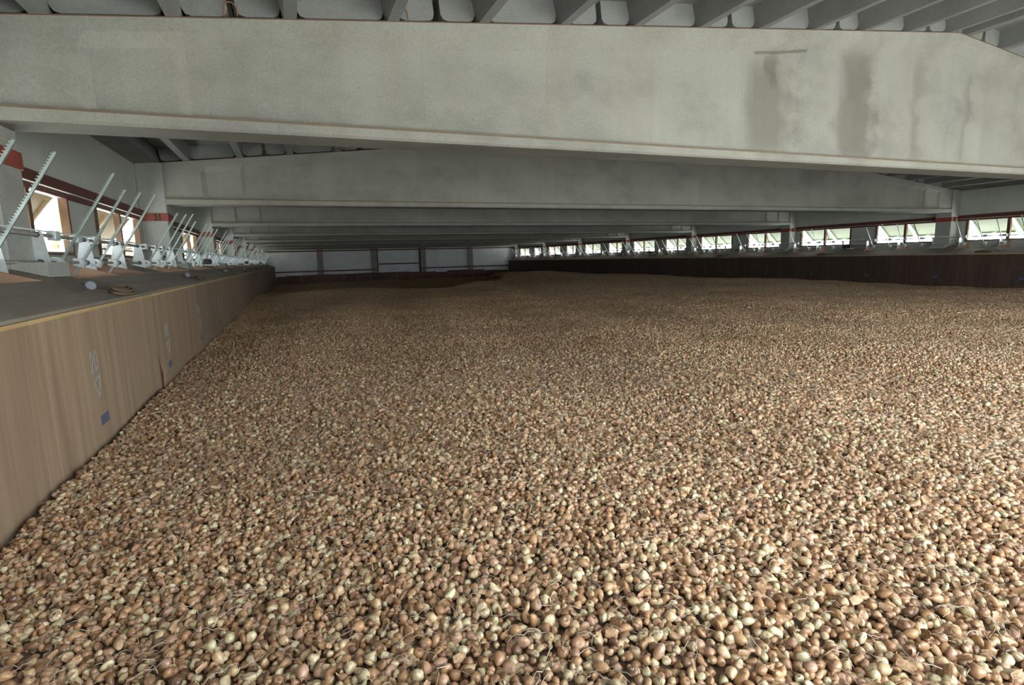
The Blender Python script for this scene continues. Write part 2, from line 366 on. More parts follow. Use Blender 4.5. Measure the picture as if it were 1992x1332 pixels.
# columns with red straps and a corbel over the duct
me_cols = {}
for sd in (LEFT, RIGHT):
    mb = MB().box(sd.x(XW), sd.x(XC), 0, 0.45, FLOOR, 1.735); col = mb.mesh('column_shaft', M['column'], bevel=0.012)
    cor = MB().prism_y([(sd.x(XC), 0.055), (sd.x(-1.66), 0.055), (sd.x(-1.66), plane_z(-1.66)+0.002), (sd.x(XC), plane_z(XC)+0.002)], 0.0, 0.42).mesh('corbel', M['column'])
    st = MB().box(sd.x(XW), sd.x(XC+0.012), -0.012, 0.462, 0.77, 0.90).mesh('strap', M['red'])
    bo = MB()
    for dx in (-0.05, 0.02):
        for dz in (0.79, 0.87): bo.tube([(sd.x(-2.02+dx), -0.04, dz), (sd.x(-2.02+dx), -0.008, dz)], 0.013, 8)
    bo.box(sd.x(-2.055), sd.x(-2.045), -0.035, -0.012, 0.775, 0.895).box(sd.x(-2.005), sd.x(-1.995), -0.035, -0.012, 0.775, 0.895)
    bo = bo.mesh('strap_bolt', M['dark'])
    ho = [MB().tube([(sd.x(x), -0.006, 0.175), (sd.x(x), 0.001, 0.175)], 0.016, 10).mesh('bolt_hole', M['dark']) for x in (-2.17, -2.0)]
    for i, y in enumerate([Y1+BAY*k for k in range(0, 8)]):
        nfar = 7-i
        where = 'the tan vent flaps' if sd is LEFT else 'the pale green vent flaps'
        lab = f'concrete column with red strap between {where}, {ORD[nfar]} from the white end wall' if nfar else f'concrete column with red strap beside {where}, touching the white end wall'
        o = thing('concrete_column', lab, 'column', (0, y, 0), 'columns along the side walls')
        link('column_shaft', col, o); link('corbel', cor, o); s_ = link('strap', st, o); s_['label'] = 'red painted steel strap'
        link('strap_bolt', bo, s_)
        for h in ho: link('bolt_hole', h, o)

# red rails under the cladding, one per bay
ntrim = 0
for sd in (LEFT, RIGHT):
    me_r = MB().box(sd.x(XW), sd.x(XW+0.07), 0.45, BAY, 0.835, 0.945).mesh('trim', M['maroon'])
    me_l = MB().box(sd.x(XW+0.01), sd.x(XW+0.074), 0.45, BAY, 0.830, 0.8345).mesh('lip', M['white'])
    me_h = MB().box(sd.x(XW), sd.x(XW+0.03), 0.45, BAY, 0.775, 0.825).mesh('lower_board', M['maroon'])
    for b in BAYS:
        ntrim += 1
        o = tag(link(f'trim_{ntrim}', me_r, None, (0, b, 0)), kind='structure'); link('lip', me_l, o); link('lower_board', me_h, o)

# windows: twin openings closed by top-hung wooden vent flaps that stand open outwards
nwin = 0
for sd in (LEFT, RIGHT):
    fm = M['flap_tan'] if sd is LEFT else M['flap_green']
    FA = math.radians(37 if sd is LEFT else 50)   # opening angle of the flaps
    for wi, (a0, a1) in enumerate(WIN):
        L = a1-a0; xo, xi = sd.x(XW-0.055), sd.x(XW+0.025)
        mb = MB()
        mb.box(xo, xi, 0, 0.05, 0.15, 0.83).box(xo, xi, L-0.05, L, 0.15, 0.83).box(xo, xi, 0.05, L-0.05, 0.79, 0.83).box(xo, xi, 0.05, L-0.05, 0.15, 0.185)
        fr = mb.mesh('frame', M['wood_frame'])
        mu = MB().box(xo, sd.x(XW+0.02), L/2-0.04, L/2+0.04, 0.185, 0.79).mesh('mullion', M['wood_frame'])
        wl = MB().box(sd.x(XW-0.03), sd.x(XW+0.027), 0.05, L-0.05, 0.782, 0.789).mesh('drip_strip', M['white'])
        hx, hz, FL = XW-0.115, 0.80, 0.66
        ex, ez = hx - FL*math.sin(FA), hz - FL*math.cos(FA)
        nx, nz_ = -math.cos(FA), math.sin(FA)
        fl, ff, pr = [], [], []
        for c0, c1 in ((0.06, L/2-0.05), (L/2+0.05, L-0.06)):
            fl.append(MB().prism_y([(sd.x(hx), hz), (sd.x(ex), ez), (sd.x(ex+nx*0.018), ez+nz_*0.018), (sd.x(hx+nx*0.018), hz+nz_*0.018)], c0, c1).mesh('vent_flap', fm))
            mb = MB()
            def strip(t0, t1, y0, y1):
                p = lambda t, o: (sd.x(hx-FL*t*math.sin(FA)-nx*o), hz-FL*t*math.cos(FA)-nz_*o)
                mb.prism_y([p(t0, 0.0005), p(t1, 0.0005), p(t1, 0.03), p(t0, 0.03)], y0, y1)
            strip(0, 1, c0, c0+0.045); strip(0, 1, c1-0.045, c1); strip(0.93, 1, c0+0.045, c1-0.045); strip(0.0, 0.07, c0+0.045, c1-0.045)
            ff.append(mb.mesh('flap_batten', fm))
            cm_ = (c0+c1)/2
            pr.append(MB().tube([(sd.x(-1.87), cm_-0.1, 0.30), (sd.x(hx-FL*0.85*math.sin(FA)), cm_, hz-FL*0.85*math.cos(FA)-0.02)], 0.008, 6).mesh('push_rod', M['rod']))
        for b in BAYS:
            nwin += 1
            o = tag(link(f'window_{nwin}', None, None, (0, b+a0, 0)), kind='structure')
            link('frame', fr, o); link('mullion', mu, o); link('drip_strip', wl, o)
            for i in range(2):
                f_ = link('vent_flap', fl[i], o); link('flap_batten', ff[i], f_); link('push_rod', pr[i], o)

# far gable: columns, red rails and the board partition that holds the heap
gcx = [2.28, 6.58, 2*CX-6.58, 2*CX-2.28]
me_gc = MB().box(-0.23, 0.23, 0, 0.26, FLOOR, 2.0).mesh('column_shaft', M['column'], bevel=0.012)
mg = MB()
for z in (0.95, -0.68): mg.box(-0.26, 0.26, -0.012, 0.26, z-0.055, z+0.055)
me_gs = mg.mesh('strap', M['red'])
for i, x in enumerate(gcx):
    o = thing('gable_column', ['slim concrete column on the white end wall, nearest the duct chalked 20', 'slim concrete column of the white end wall, at the raised red rail on the chalked 20 side',
              'slim concrete column of the white end wall, at the raised red rail on the pale green flap side', 'slim concrete column on the white end wall, nearest the pale green flaps'][i], 'column', (x, YB-0.262, 0), 'columns of the white end wall')
    link('column_shaft', me_gc, o); link('strap', me_gs, o)
gx = [XW] + gcx + [2*CX-XW]
for i in range(5):
    a, c = gx[i]+(0.26 if i else 0), gx[i+1]-(0.26 if i < 4 else 0)
    for z in ((0.95, -0.68) if i != 2 else (0.95, -0.24)):
        ntrim += 1
        tag(link(f'trim_{ntrim}', MB().box(a, c, YB-0.09, YB-0.002, z-0.05, z+0.05).mesh('trim', M['maroon'])), kind='structure')
for x in (gcx[1]+0.30, gcx[2]-0.30):
    ntrim += 1
    tag(link(f'trim_{ntrim}', MB().box(x-0.045, x+0.045, YB-0.11, YB-0.002, FLOOR, 1.6).mesh('trim', M['maroon'])), kind='structure')
posts = [-1.12, -0.34, 0.735, 1.83, 2.895, 3.98, 5.03, 6.11, 7.23, 8.30, 9.40, 10.51, 11.65, 12.75, 13.85, 14.97, 16.13, 17.26, 18.48]
ptop = [-1.02, -0.97, -0.95, -0.945, -0.95, -0.95, -0.93, -0.935, -0.93, -0.93, -0.97, -1.0, -1.06, -0.93, -0.93, -0.95, -1.03, -1.05]
part = thing('board_partition', 'long partition of dark brown boards along the foot of the white end wall', 'partition', (0, 46.92, FLOOR))
for i, (a, c) in enumerate(zip(posts, posts[1:])):
    link('board', MB().box(a+0.03, c-0.03, 0, 0.025, 0, ptop[i]-FLOOR).mesh('board', M['board']), part)
me_p = MB().box(-0.018, 0.018, -0.03, 0.05, 0, 2.10).mesh('post', M['silver'])
for x in posts[1:-1]: link('post', me_p, part, (x, 0, 0))

# ------------------------------------------------------------------ air ducts along both side walls
FLAPS = [(0.48, 1.50), (1.56, 2.59), (3.60, 4.60), (4.66, 5.65)]
CHEEKS = [0.45, 1.53, 2.62, 3.57, 4.63, 5.68]
RODS = [0.80, 1.33, 1.83, 2.40, 3.97, 4.55, 5.03, 5.58]
XE = -1.60                                   # inner edge of the ports in the lid
def duct(sd, label, ply):
    d = thing('air_duct', label, 'air duct', (sd.x(XD), 3.15, FLOOR))
    inv = Matrix.Translation((-sd.x(XD), -3.15, -FLOOR))
    def child(name, me, y=0.0, parent=None):
        o = link(name, me, parent or d); o.matrix_local = (inv if parent is None else Matrix.Identity(4)) @ Matrix.Translation((0, y, 0)); return o
    ye = 46.90
    seams = [3.15+2.44*k for k in range(-1, 19)]
    me_s = MB().box(sd.x(XD), sd.x(XD-0.018), 0.003, 2.437, FLOOR, -0.252).mesh('side_panel', ply)
    lid_prof = [(sd.x(XD+0.006), plane_z(XD+0.006)), (sd.x(XE), plane_z(XE)), (sd.x(XE), plane_z(XE)-0.018), (sd.x(XD+0.006), plane_z(XD+0.006)-0.018)]
    me_t = MB().prism_y(lid_prof, 0.003, 2.437).mesh('lid_panel', M['lid'])
    me_b = MB().box(sd.x(XD+0.012), sd.x(XD-0.03), 0.002, 2.438, -0.250, -0.230).mesh('edge_lath', M['lath'])
    panels = []
    for s0 in seams:
        if s0+2.44 > ye:
            L = ye-s0
            if L < 0.1: continue
            panels.append(child('side_panel', MB().box(sd.x(XD), sd.x(XD-0.018), 0.003, L, FLOOR, -0.252).mesh('side_panel', ply), s0))
            child('lid_panel', MB().prism_y(lid_prof, 0.003, L).mesh('lid_panel', M['lid']), s0)
            child('edge_lath', MB().box(sd.x(XD+0.012), sd.x(XD-0.03), 0.002, L, -0.250, -0.230).mesh('edge_lath', M['lath']), s0)
        else:
            panels.append(child('side_panel', me_s, s0)); child('lid_panel', me_t, s0); child('edge_lath', me_b, s0)
    # lid pieces between the ports, cheek boards, inner port flaps
    prof2 = [(sd.x(XE-0.003), plane_z(XE)+0.012), (sd.x(XW+0.003), plane_z(XW)+0.012), (sd.x(XW+0.003), plane_z(XW)-0.018), (sd.x(XE-0.003), plane_z(XE)-0.018)]
    me_i1 = MB().prism_y(prof2, 2.65, 3.54).mesh('lid_infill', M['lid']); 
    prof3 = [(sd.x(XE-0.003), plane_z(XE)), (sd.x(-1.655), plane_z(-1.655)), (sd.x(-1.655), plane_z(-1.655)-0.018), (sd.x(XE-0.003), plane_z(XE)-0.018)]
    prof4 = [(sd.x(XE-0.003), plane_z(XE)), (sd.x(XW+0.003), plane_z(XW)), (sd.x(XW+0.003), plane_z(XW)-0.018), (sd.x(XE-0.003), plane_z(XE)-0.018)]
    me_i3 = MB().prism_y(prof4, 5.71, 5.99).mesh('lid_infill', M['lid']); me_i2b = MB().prism_y(prof3, 5.995, 6.42).mesh('lid_infill', M['lid'])
    ck = [(sd.x(XE-0.003), plane_z(XE)+0.004), (sd.x(XW+0.003), plane_z(XW)+0.004), (sd.x(XW+0.003), -0.2), (sd.x(XE-0.003), -0.16)]
    me_c = MB().prism_y(ck, -0.026, 0.026).mesh('cheek_board', M['cheek'])
    for k in range(-1, 7):
        y0 = Y1+BAY*k
        if y0 < 0 and sd.r: continue
        child('lid_infill', me_i1, y0)
        if y0+6.42 < ye: child('lid_infill', me_i2b, y0)
        if y0+5.99 < ye: child('lid_infill', me_i3, y0)
        for c_ in CHEEKS:
            if y0+c_ < ye: child('cheek_board', me_c, y0+c_)
        for i, (f0, f1) in enumerate(FLAPS):
            tilt = random.uniform(-0.025, 0.02)
            pf = [(sd.x(XE-0.004), -0.100), (sd.x(XW+0.06), -0.085+tilt), (sd.x(XW+0.06), -0.103+tilt), (sd.x(XE-0.004), -0.118)]
            child('port_flap', MB().prism_y(pf, f0, f1).mesh('port_flap', M['lid']), y0)
    return d, panels, inv
ductL, panL, invL = duct(LEFT, 'plywood air duct whose side is chalked with the number 20', M['ply'])
ductR, panR, invR = duct(RIGHT, 'dark plywood air duct below the pale green vent flaps', M['ply_red'])

# chalk numbers, triangles and blue tags on the sheets (flat marks, 1 mm proud)
def strokes(lines, w=0.010):
    """polylines in (y,z) -> thin strips"""
    mb = MB()
    for ln in lines:
        for (a, b_), (c, d_) in zip(ln, ln[1:]):
            L = math.hypot(c-a, d_-b_) or 1e-6; ux, uz = (c-a)/L, (d_-b_)/L; px, pz = -uz*w/2, ux*w/2
            mb.prism_x([(a-ux*w/3+px, b_-uz*w/3+pz), (c+ux*w/3+px, d_+uz*w/3+pz), (c+ux*w/3-px, d_+uz*w/3-pz), (a-ux*w/3-px, b_-uz*w/3-pz)], 0, 0.0012)
    return mb
DG = {'0': [[(.5, 1), (.15, .8), (.1, .4), (.35, 0), (.7, .1), (.9, .5), (.8, .85), (.5, 1)]],
      '2': [[(.1, .75), (.35, 1), (.75, .9), (.75, .6), (.1, 0), (.9, .05)]],
      '~': [[(.3, .95), (.25, .5), (.45, .1)], [(.6, .8), (.75, .45), (.6, .2)]]}          # rubbed-out, unreadable chalk
def mark(sd, inv, dct, y, txt, zt, h, wd, tri):
    lines = []
    for i, ch in enumerate(txt):
        for ln in DG[ch]:
            for_y = [(y + (1 if not sd.r else -1)*((i-len(txt)/2)*wd*1.15 + p[0]*wd), zt-h+p[1]*h) for p in ln]
            lines.append(for_y)
    if tri:
        zt2 = zt-h-0.03; s_ = 1 if not sd.r else -1
        lines.append([(y-s_*wd*0.9, zt2-0.03), (y+s_*wd*0.95, zt2), (y+s_*wd*0.25, zt2-0.13), (y-s_*wd*0.9, zt2-0.03)])
    me = strokes(lines).mesh('chalk_mark', M['chalk_dim' if sd.r else 'chalk'])
    if sd.r: me.transform(Matrix.Scale(-1, 4, (1, 0, 0)))
    o = link('chalk_mark', me, dct); o.matrix_local = inv @ Matrix.Translation((sd.x(XD), 0, 0)); return o
o = mark(LEFT, invL, ductL, 3.98, '20', -0.495, 0.125, 0.062, True); o['label'] = 'number 20 over a triangle in blue chalk'
mark(LEFT, invL, ductL, 6.07, '~~', -0.53, 0.14, 0.075, True); mark(LEFT, invL, ductL, 8.1, '~~', -0.50, 0.14, 0.075, True)
mark(LEFT, invL, ductL, 10.2, '~~', -0.50, 0.14, 0.075, True)
for i, y in enumerate((8.75, 10.91, 13.18, 15.39, 17.49, 19.63, 21.85)):
    mark(RIGHT, invR, ductR, y, '~~', -0.56, 0.16, 0.10, True)
for sd, inv, dct, ys in ((LEFT, invL, ductL, [4.03+2.03*k for k in range(8)]), (RIGHT, invR, ductR, [8.75+2.19*k for k in range(9)])):
    me = MB().prism_y([(sd.x(XD), -0.03), (sd.x(XD+0.002), -0.03), (sd.x(XD+0.002), 0.03), (sd.x(XD), 0.03)], -0.075, 0.075).mesh('blue_tag', M['tape'])
    for y in ys:
        o = link('blue_tag', me, dct); o.matrix_local = inv @ Matrix.Translation((0, y, -0.925))
# split corner in one sheet
mb = MB().poly([(XD+0.002, 5.60, -0.74), (XD+0.002, 5.63, -0.90), (XD+0.002, 5.74, -1.0), (XD+0.002, 5.66, -1.10), (XD+0.002, 5.605, -1.10),
                (XD, 5.60, -0.74), (XD, 5.63, -0.90), (XD, 5.74, -1.0), (XD, 5.66, -1.10), (XD, 5.605, -1.10)],
               [(0, 1, 2, 3, 4), (5, 9, 8, 7, 6), (0, 5, 6, 1), (1, 6, 7, 2), (2, 7, 8, 3), (3, 8, 9, 4), (4, 9, 5, 0)])
o = link('splintered_corner', mb.mesh('splintered_corner', M['split']), ductL); o.matrix_local = invL
mb = MB()
for a, c in ((0, 0.05), (0.03, 0.09), (0.015, 0.02)):
    mb.tube([(XD+0.004, 5.62+a, -0.82-a), (XD+0.018, 5.64+c, -0.93), (XD+0.006, 5.65+c, -1.08)], [0.002, 0.007, 0.003], 5)
o = link('splinter', mb.mesh('splinter', M['cheek']), ductL); o.matrix_local = invL

# ------------------------------------------------------------------ drive gear on the ducts
XS, ZL, ZU = -1.85, 0.06, 0.28
def place(name, me, loc, label, cat, group): return tag(link(name, me, None, loc), label, cat, group)
def bay_words(k, rel):
    c = 6-k if rel > 3.1 else 7-k          # columns are counted from the white end wall
    nm_ = {0: 'the column at the white end wall'}.get(c, f'{ORD[c]} column from white end wall')
    return nm_
for sd in (LEFT, RIGHT):
    nm = 'tan' if sd is LEFT else 'pale green'
    ys0 = 2.6 if sd is LEFT else 5.2
    ye = 46.8
    spots = [(k, Y1+BAY*k+r) for k in range(-1, 7) for r in RODS if ys0 < Y1+BAY*k+r < ye]
    plates = [(k, Y1+BAY*k+r) for k in range(-1, 7) for r in CHEEKS if ys0 < Y1+BAY*k+r < ye]
    # shafts with their pinion boxes
    up = thing('drive_shaft', f'upper galvanised drive shaft with white pinion boxes below the {nm} vent flaps', 'shaft', (sd.x(XS), ys0, ZU))
    link('shaft_bar', MB().tube([(0, 0, 0), (0, ye-ys0, 0)], 0.015, 10).mesh('shaft_bar', M['shaft'], True), up)
    link('thin_pipe', MB().tube([(0.0, 0, 0.033), (0.0, ye-ys0, 0.033)], 0.007, 8).mesh('thin_pipe', M['galv'], True), up)
    lw = thing('drive_shaft', f'lower drive shaft lying close over the port flaps under the {nm} vent flaps', 'shaft', (sd.x(XS), ys0, ZL))
    link('shaft_bar', MB().tube([(0, 0, 0), (0, ye-ys0, 0)], 0.014, 10).mesh('shaft_bar', M['shaft'], True), lw)
    s_ = -1 if sd.r else 1
    mb = MB().prism_y([(s_*-0.03, -0.035), (s_*0.03, -0.035), (s_*0.034, 0.0), (s_*0.03, 0.045), (s_*-0.03, 0.045), (s_*-0.034, 0.0)], -0.055, 0.055)
    me_ub = mb.mesh('pinion_box', M['galv'], bevel=0.005)
    rd = Vector((0.62, 0, 1)).normalized()
    mb = MB().prism_y([(s_*-0.045, -0.025), (s_*0.035, -0.055), (s_*0.055, 0.0), (s_*0.03, 0.035), (s_*-0.035, 0.045)], -0.05, 0.02)
    me_lb = mb.mesh('pinion_box', M['galv'], bevel=0.005)
    me_col = MB().tube([(0, -0.02, 0), (0, 0.02, 0)], 0.022, 10).mesh('collar', M['dark'])
    for k, y in spots:
        link('pinion_box', me_ub, up, (0, y-ys0-0.01, 0)); link('pinion_box', me_lb, lw, (0, y-ys0, 0))
    for k, y in plates:
        link('collar', me_col, up, (0, y-ys0+0.03, 0)); link('collar', me_col, lw, (0, y-ys0+0.03, 0))
    # rack bars: square bar with a toothed edge
    z0, z1 = -0.155, 0.70
    p0 = Vector((s_*0.62*z0, 0, z0)); p1 = Vector((s_*0.62*z1, 0, z1))
    u = (p1-p0).normalized(); v = Vector((-u.z*s_, 0, u.x*s_)) * s_
    def rackbar(extra):
        q1 = p1 + u*extra; mb = MB(); h = 0.0085
        vs = [p + v*a + Vector((0, b_, 0)) for p in (p0, q1) for a, b_ in ((-h, -h), (h, -h), (h, h), (-h, h))]
        return mb.poly([tuple(x) for x in vs], [(0, 1, 2, 3), (7, 6, 5, 4), (0, 4, 5, 1), (1, 5, 6, 2), (2, 6, 7, 3), (3, 7, 4, 0)]).mesh('rack_bar', M['rod'])
    def teeth(extra):
        mb = MB(); L = (p1-p0).length+extra; n = 46; h = 0.0085
        for i in range(2, n):
            c = p0 + u*(L*i/n) + v*h
            q = [c-u*0.005, c+u*0.005, c+u*0.003+v*0.010, c-u*0.003+v*0.010]
            vs = [tuple(x+Vector((0, b_, 0))) for b_ in (-h, h) for x in q]
            mb.poly(vs, [(0, 1, 2, 3), (7, 6, 5, 4), (0, 4, 5, 1), (1, 5, 6, 2), (2, 6, 7, 3), (3, 7, 4, 0)])
        return mb.mesh('teeth', M['rod'])
    EX = [0.0, 0.05, -0.04]
    rb = [rackbar(x) for x in EX]; tt = [teeth(x) for x in EX]
    for j, (k, y) in enumerate(spots):
        v_ = j % 3
        o = place('rack_bar', rb[v_], (sd.x(XS+0.03), y, ZL+0.012), f'rack bar by the {nm} flaps, beside {bay_words(k, y-Y1-BAY*k)}', 'rack bar', f'rack bars under the {nm} vent flaps')
        if y < 24: link('teeth', tt[v_], o)
    # bracket plates that carry both shafts
    xa, xb = XS-0.085, XS+0.075
    pl = [(sd.x(xa), plane_z(xa)+0.006), (sd.x(xb), plane_z(xb)+0.006), (sd.x(XS+0.04), ZU+0.008), (sd.x(XS+0.028), ZU+0.024), (sd.x(XS-0.02), ZU+0.024), (sd.x(XS-0.034), ZU+0.008)]
    me_pl = MB().prism_y(pl, -0.003, 0.003).mesh('bracket_plate', M['galv'])
    me_nut = MB().tube([(sd.x(XS), -0.012, ZL), (sd.x(XS), 0.012, ZL)], 0.026, 6).mesh('bearing', M['dark'])
    me_nut2 = MB().tube([(sd.x(XS), -0.012, ZU), (sd.x(XS), 0.012, ZU)], 0.024, 6).mesh('bearing', M['dark'])
    for k, y in plates:
        o = place('bracket_plate', me_pl, (0, y, 0), f'zinc bracket plate by the {nm} flaps, beside {bay_words(k, y-Y1-BAY*k)}', 'bracket', f'bracket plates under the {nm} vent flaps')
        link('bearing', me_nut, o); link('bearing', me_nut2, o)
    # gear motors between two port groups
    for y in (14.25, 26.25, 38.25):
        o = thing('gear_motor', f'black gear motor by the {nm} flaps, past {bay_words(int((y-Y1)//BAY), 0)}', 'motor', (sd.x(-1.74), y, plane_z(-1.74)+0.032), f'gear motors under the {nm} vent flaps')
        link('gearbox', MB().box(-0.07, 0.07, -0.06, 0.06, 0.03, 0.15).mesh('gearbox', M['dark'], bevel=0.012), o)
        link('motor_can', MB().tube([(0, 0.06, 0.09), (0, 0.08, 0.09), (0, 0.27, 0.09), (0, 0.28, 0.09)], [0.03, 0.055, 0.055, 0.03], 14).mesh('motor_can', M['dark']), o)
        link('foot', MB().box(-0.09, 0.09, -0.07, 0.07, 0.0, 0.03).mesh('foot', M['galv']), o)

# temperature probes: grey dial and coil of cable lying on the duct edge
def coil(sd, y, idx):
    s_ = -1 if sd.r else 1; r = random.Random(idx)
    side = 'the duct chalked 20' if sd is LEFT else 'the dark plywood duct'
    xd = -1.30; z = plane_z(xd)
    o = thing('probe', f'grey round temperature probe with wire on the lid of {side}', 'probe', (sd.x(xd), y, z), f'probes on {side}')
    link('dial', MB().tube([(s_*-0.010, 0.016, 0.040), (s_*-0.004, 0.007, 0.044), (s_*0.008, -0.010, 0.052), (s_*0.011, -0.014, 0.054)], [0.026, 0.032, 0.032, 0.025], 18).mesh('dial', M['dial']), o)
    link('spike', MB().tube([(0, -0.16, 0.012), (0, 0.19, 0.010)], 0.004, 6).mesh('spike', M['cable']), o)
    link('lead', MB().tube([(s_*-0.02, 0.06, 0.02), (s_*-0.06, 0.03, 0.07), (s_*-0.03, 0.10, 0.03), (s_*0.03, 0.2, -0.002), (s_*0.10, 0.34, -0.02)], 0.0035, 5).mesh('lead', M['cable'], True), o)
    mb = MB()
    for q in range(7):
        a, b_ = 0.17+r.uniform(-.04, .04), 0.05+r.uniform(-.014, .012); off = r.uniform(-.02, .02)
        pts = []
        for t in np.linspace(0, 2*math.pi, 15):
            xx = b_*math.sin(t)+off; pts.append((s_*xx, a*math.cos(t)+r.uniform(-.006, .006), 0.009+0.006*q-0.30*xx))
        mb.tube(pts, 0.0065, 5)
    tag(link('cable_coil', mb.mesh('cable_coil', M['cable'], True), None, (sd.x(-1.20), y+0.36, plane_z(-1.20))), f'coil of dusty brown cable lying on the edge of {side}', 'cable', f'cable coils on {side}')
for i, y in enumerate((4.62, 8.5, 13.25, 18.2, 23.0)): coil(LEFT, y, i)
for i, y in enumerate((9.4, 14.6, 19.9)): coil(RIGHT, y, 20+i)

# ------------------------------------------------------------------ the heap of flower bulbs
def sm(x, a, b):
    t = np.clip((x-a)/(b-a), 0, 1); return t*t*(3-2*t)
def pile_z(X, Y):
    X = np.asarray(X, float); Y = np.asarray(Y, float)
    z = -1.085 - 0.10*sm(X, 6, 18)*(1-0.3*sm(Y, 8, 20))
    z = z + 0.05*np.sin(X*0.75+0.8)*np.sin(Y*0.62+X*0.21+0.4)*sm(X, -1.1, 1.0)
    z = z + 0.022*np.sin(X*2.1+Y*1.3)*np.sin(Y*1.9-X*0.7+1.0)
    crest = 20.8 + 0.35*np.sin(X*0.9) + 4.2*sm(X, 5.0, 9.5) + 14*sm(X, 9.0, 15.0)
    drop = sm(Y, crest, crest+3.2)
    z = z - 0.48*drop + 0.05*np.exp(-((Y-crest+0.6)/1.3)**2)
    z = z + 0.05*np.sin(X*1.3+Y*0.5)*drop - 0.04*sm(Y, 30, 46)*(1-sm(X, 12, 18))
    return z
def bulb_shape(kind, seed, nu=14, nv=9, ico=False):
    r = np.random.default_rng(seed)
    vs, fs = [], []
    vs.append((0, 0, 1.0))
    for j in range(1, nv):
        t = math.pi*j/nv
        for i in range(nu):
            p = 2*math.pi*i/nu; vs.append((math.sin(t)*math.cos(p), math.sin(t)*math.sin(p), math.cos(t)))
    vs.append((0, 0, -1.0)); last = len(vs)-1
    for i in range(nu): fs.append((0, 1+i, 1+(i+1) % nu))
    for j in range(nv-2):
        for i in range(nu):
            a = 1+j*nu+i; b_ = 1+j*nu+(i+1) % nu; fs.append((a, a+nu, b_+nu, b_))
    for i in range(nu): fs.append((last, 1+(nv-2)*nu+(i+1) % nu, 1+(nv-2)*nu+i))
    d = np.array(vs, float); loc = d.copy()
    x, y, z = d.T.copy(); rho = np.hypot(x, y)
    tip = np.clip((z-0.75)/0.25, 0, 1)**2
    if kind == 'round': x, y, z = x, y*0.95, z*0.93+0.22*tip
    elif kind == 'oval': x, y, z = x*0.82, y*0.80, z*1.28+0.15*tip
    elif kind == 'half': y = np.where(y > 0, y*0.45, y); z = z*1.08+0.18*tip
    elif kind == 'bean':
        x, y, z = x*0.72, y*0.72, z*1.35; x = x + 0.42*(z**2)/1.8 - 0.15
    elif kind == 'disc':
        z = z*0.58; z = z - 0.22*np.exp(-(rho/0.28)**2)*np.sign(z)
        x, y = x*1.14, y*1.08
    elif kind == 'twin':
        g = 1 - 0.30*np.exp(-(x/0.22)**2); y, z = y*g*0.85, z*g*0.92; x = x*1.35
    elif kind == 'pear':
        w = 1 - 0.42*np.clip(z, 0, 1); x, y, z = x*w*1.02, y*w, z*1.25
    zmin = z.min(); z = np.maximum(z, zmin*0.86)
    for q in range(4):
        k = r.normal(size=3)*2.2; ph = r.uniform(0, 6.28); s = 1+0.035*np.sin(loc@k+ph); x, y, z = x*s, y*s, z*s
    P = np.stack([x, y, z], 1)*0.5
    return P, fs, loc
def mesh_from(name, P, fs, loc, mat, rnd=None, smooth=True):
    me = bpy.data.meshes.new(name); me.from_pydata([tuple(p) for p in P], [], fs)
    a = me.attributes.new('bl', 'FLOAT_VECTOR', 'POINT'); a.data.foreach_set('vector', np.asarray(loc, np.float32).ravel())
    a = me.attributes.new('br', 'FLOAT', 'POINT'); a.data.foreach_set('value', np.zeros(len(P), np.float32) if rnd is None else np.asarray(rnd, np.float32))
    if mat: me.materials.append(mat)
    if smooth: me.polygons.foreach_set('use_smooth', [True]*len(me.polygons))
    return me
TONES = {'dark': 0.04, 'brown': 0.22, 'copper': 0.42, 'rosy': 0.58, 'tan': 0.74, 'cream': 0.90, 'greenish': 0.975}
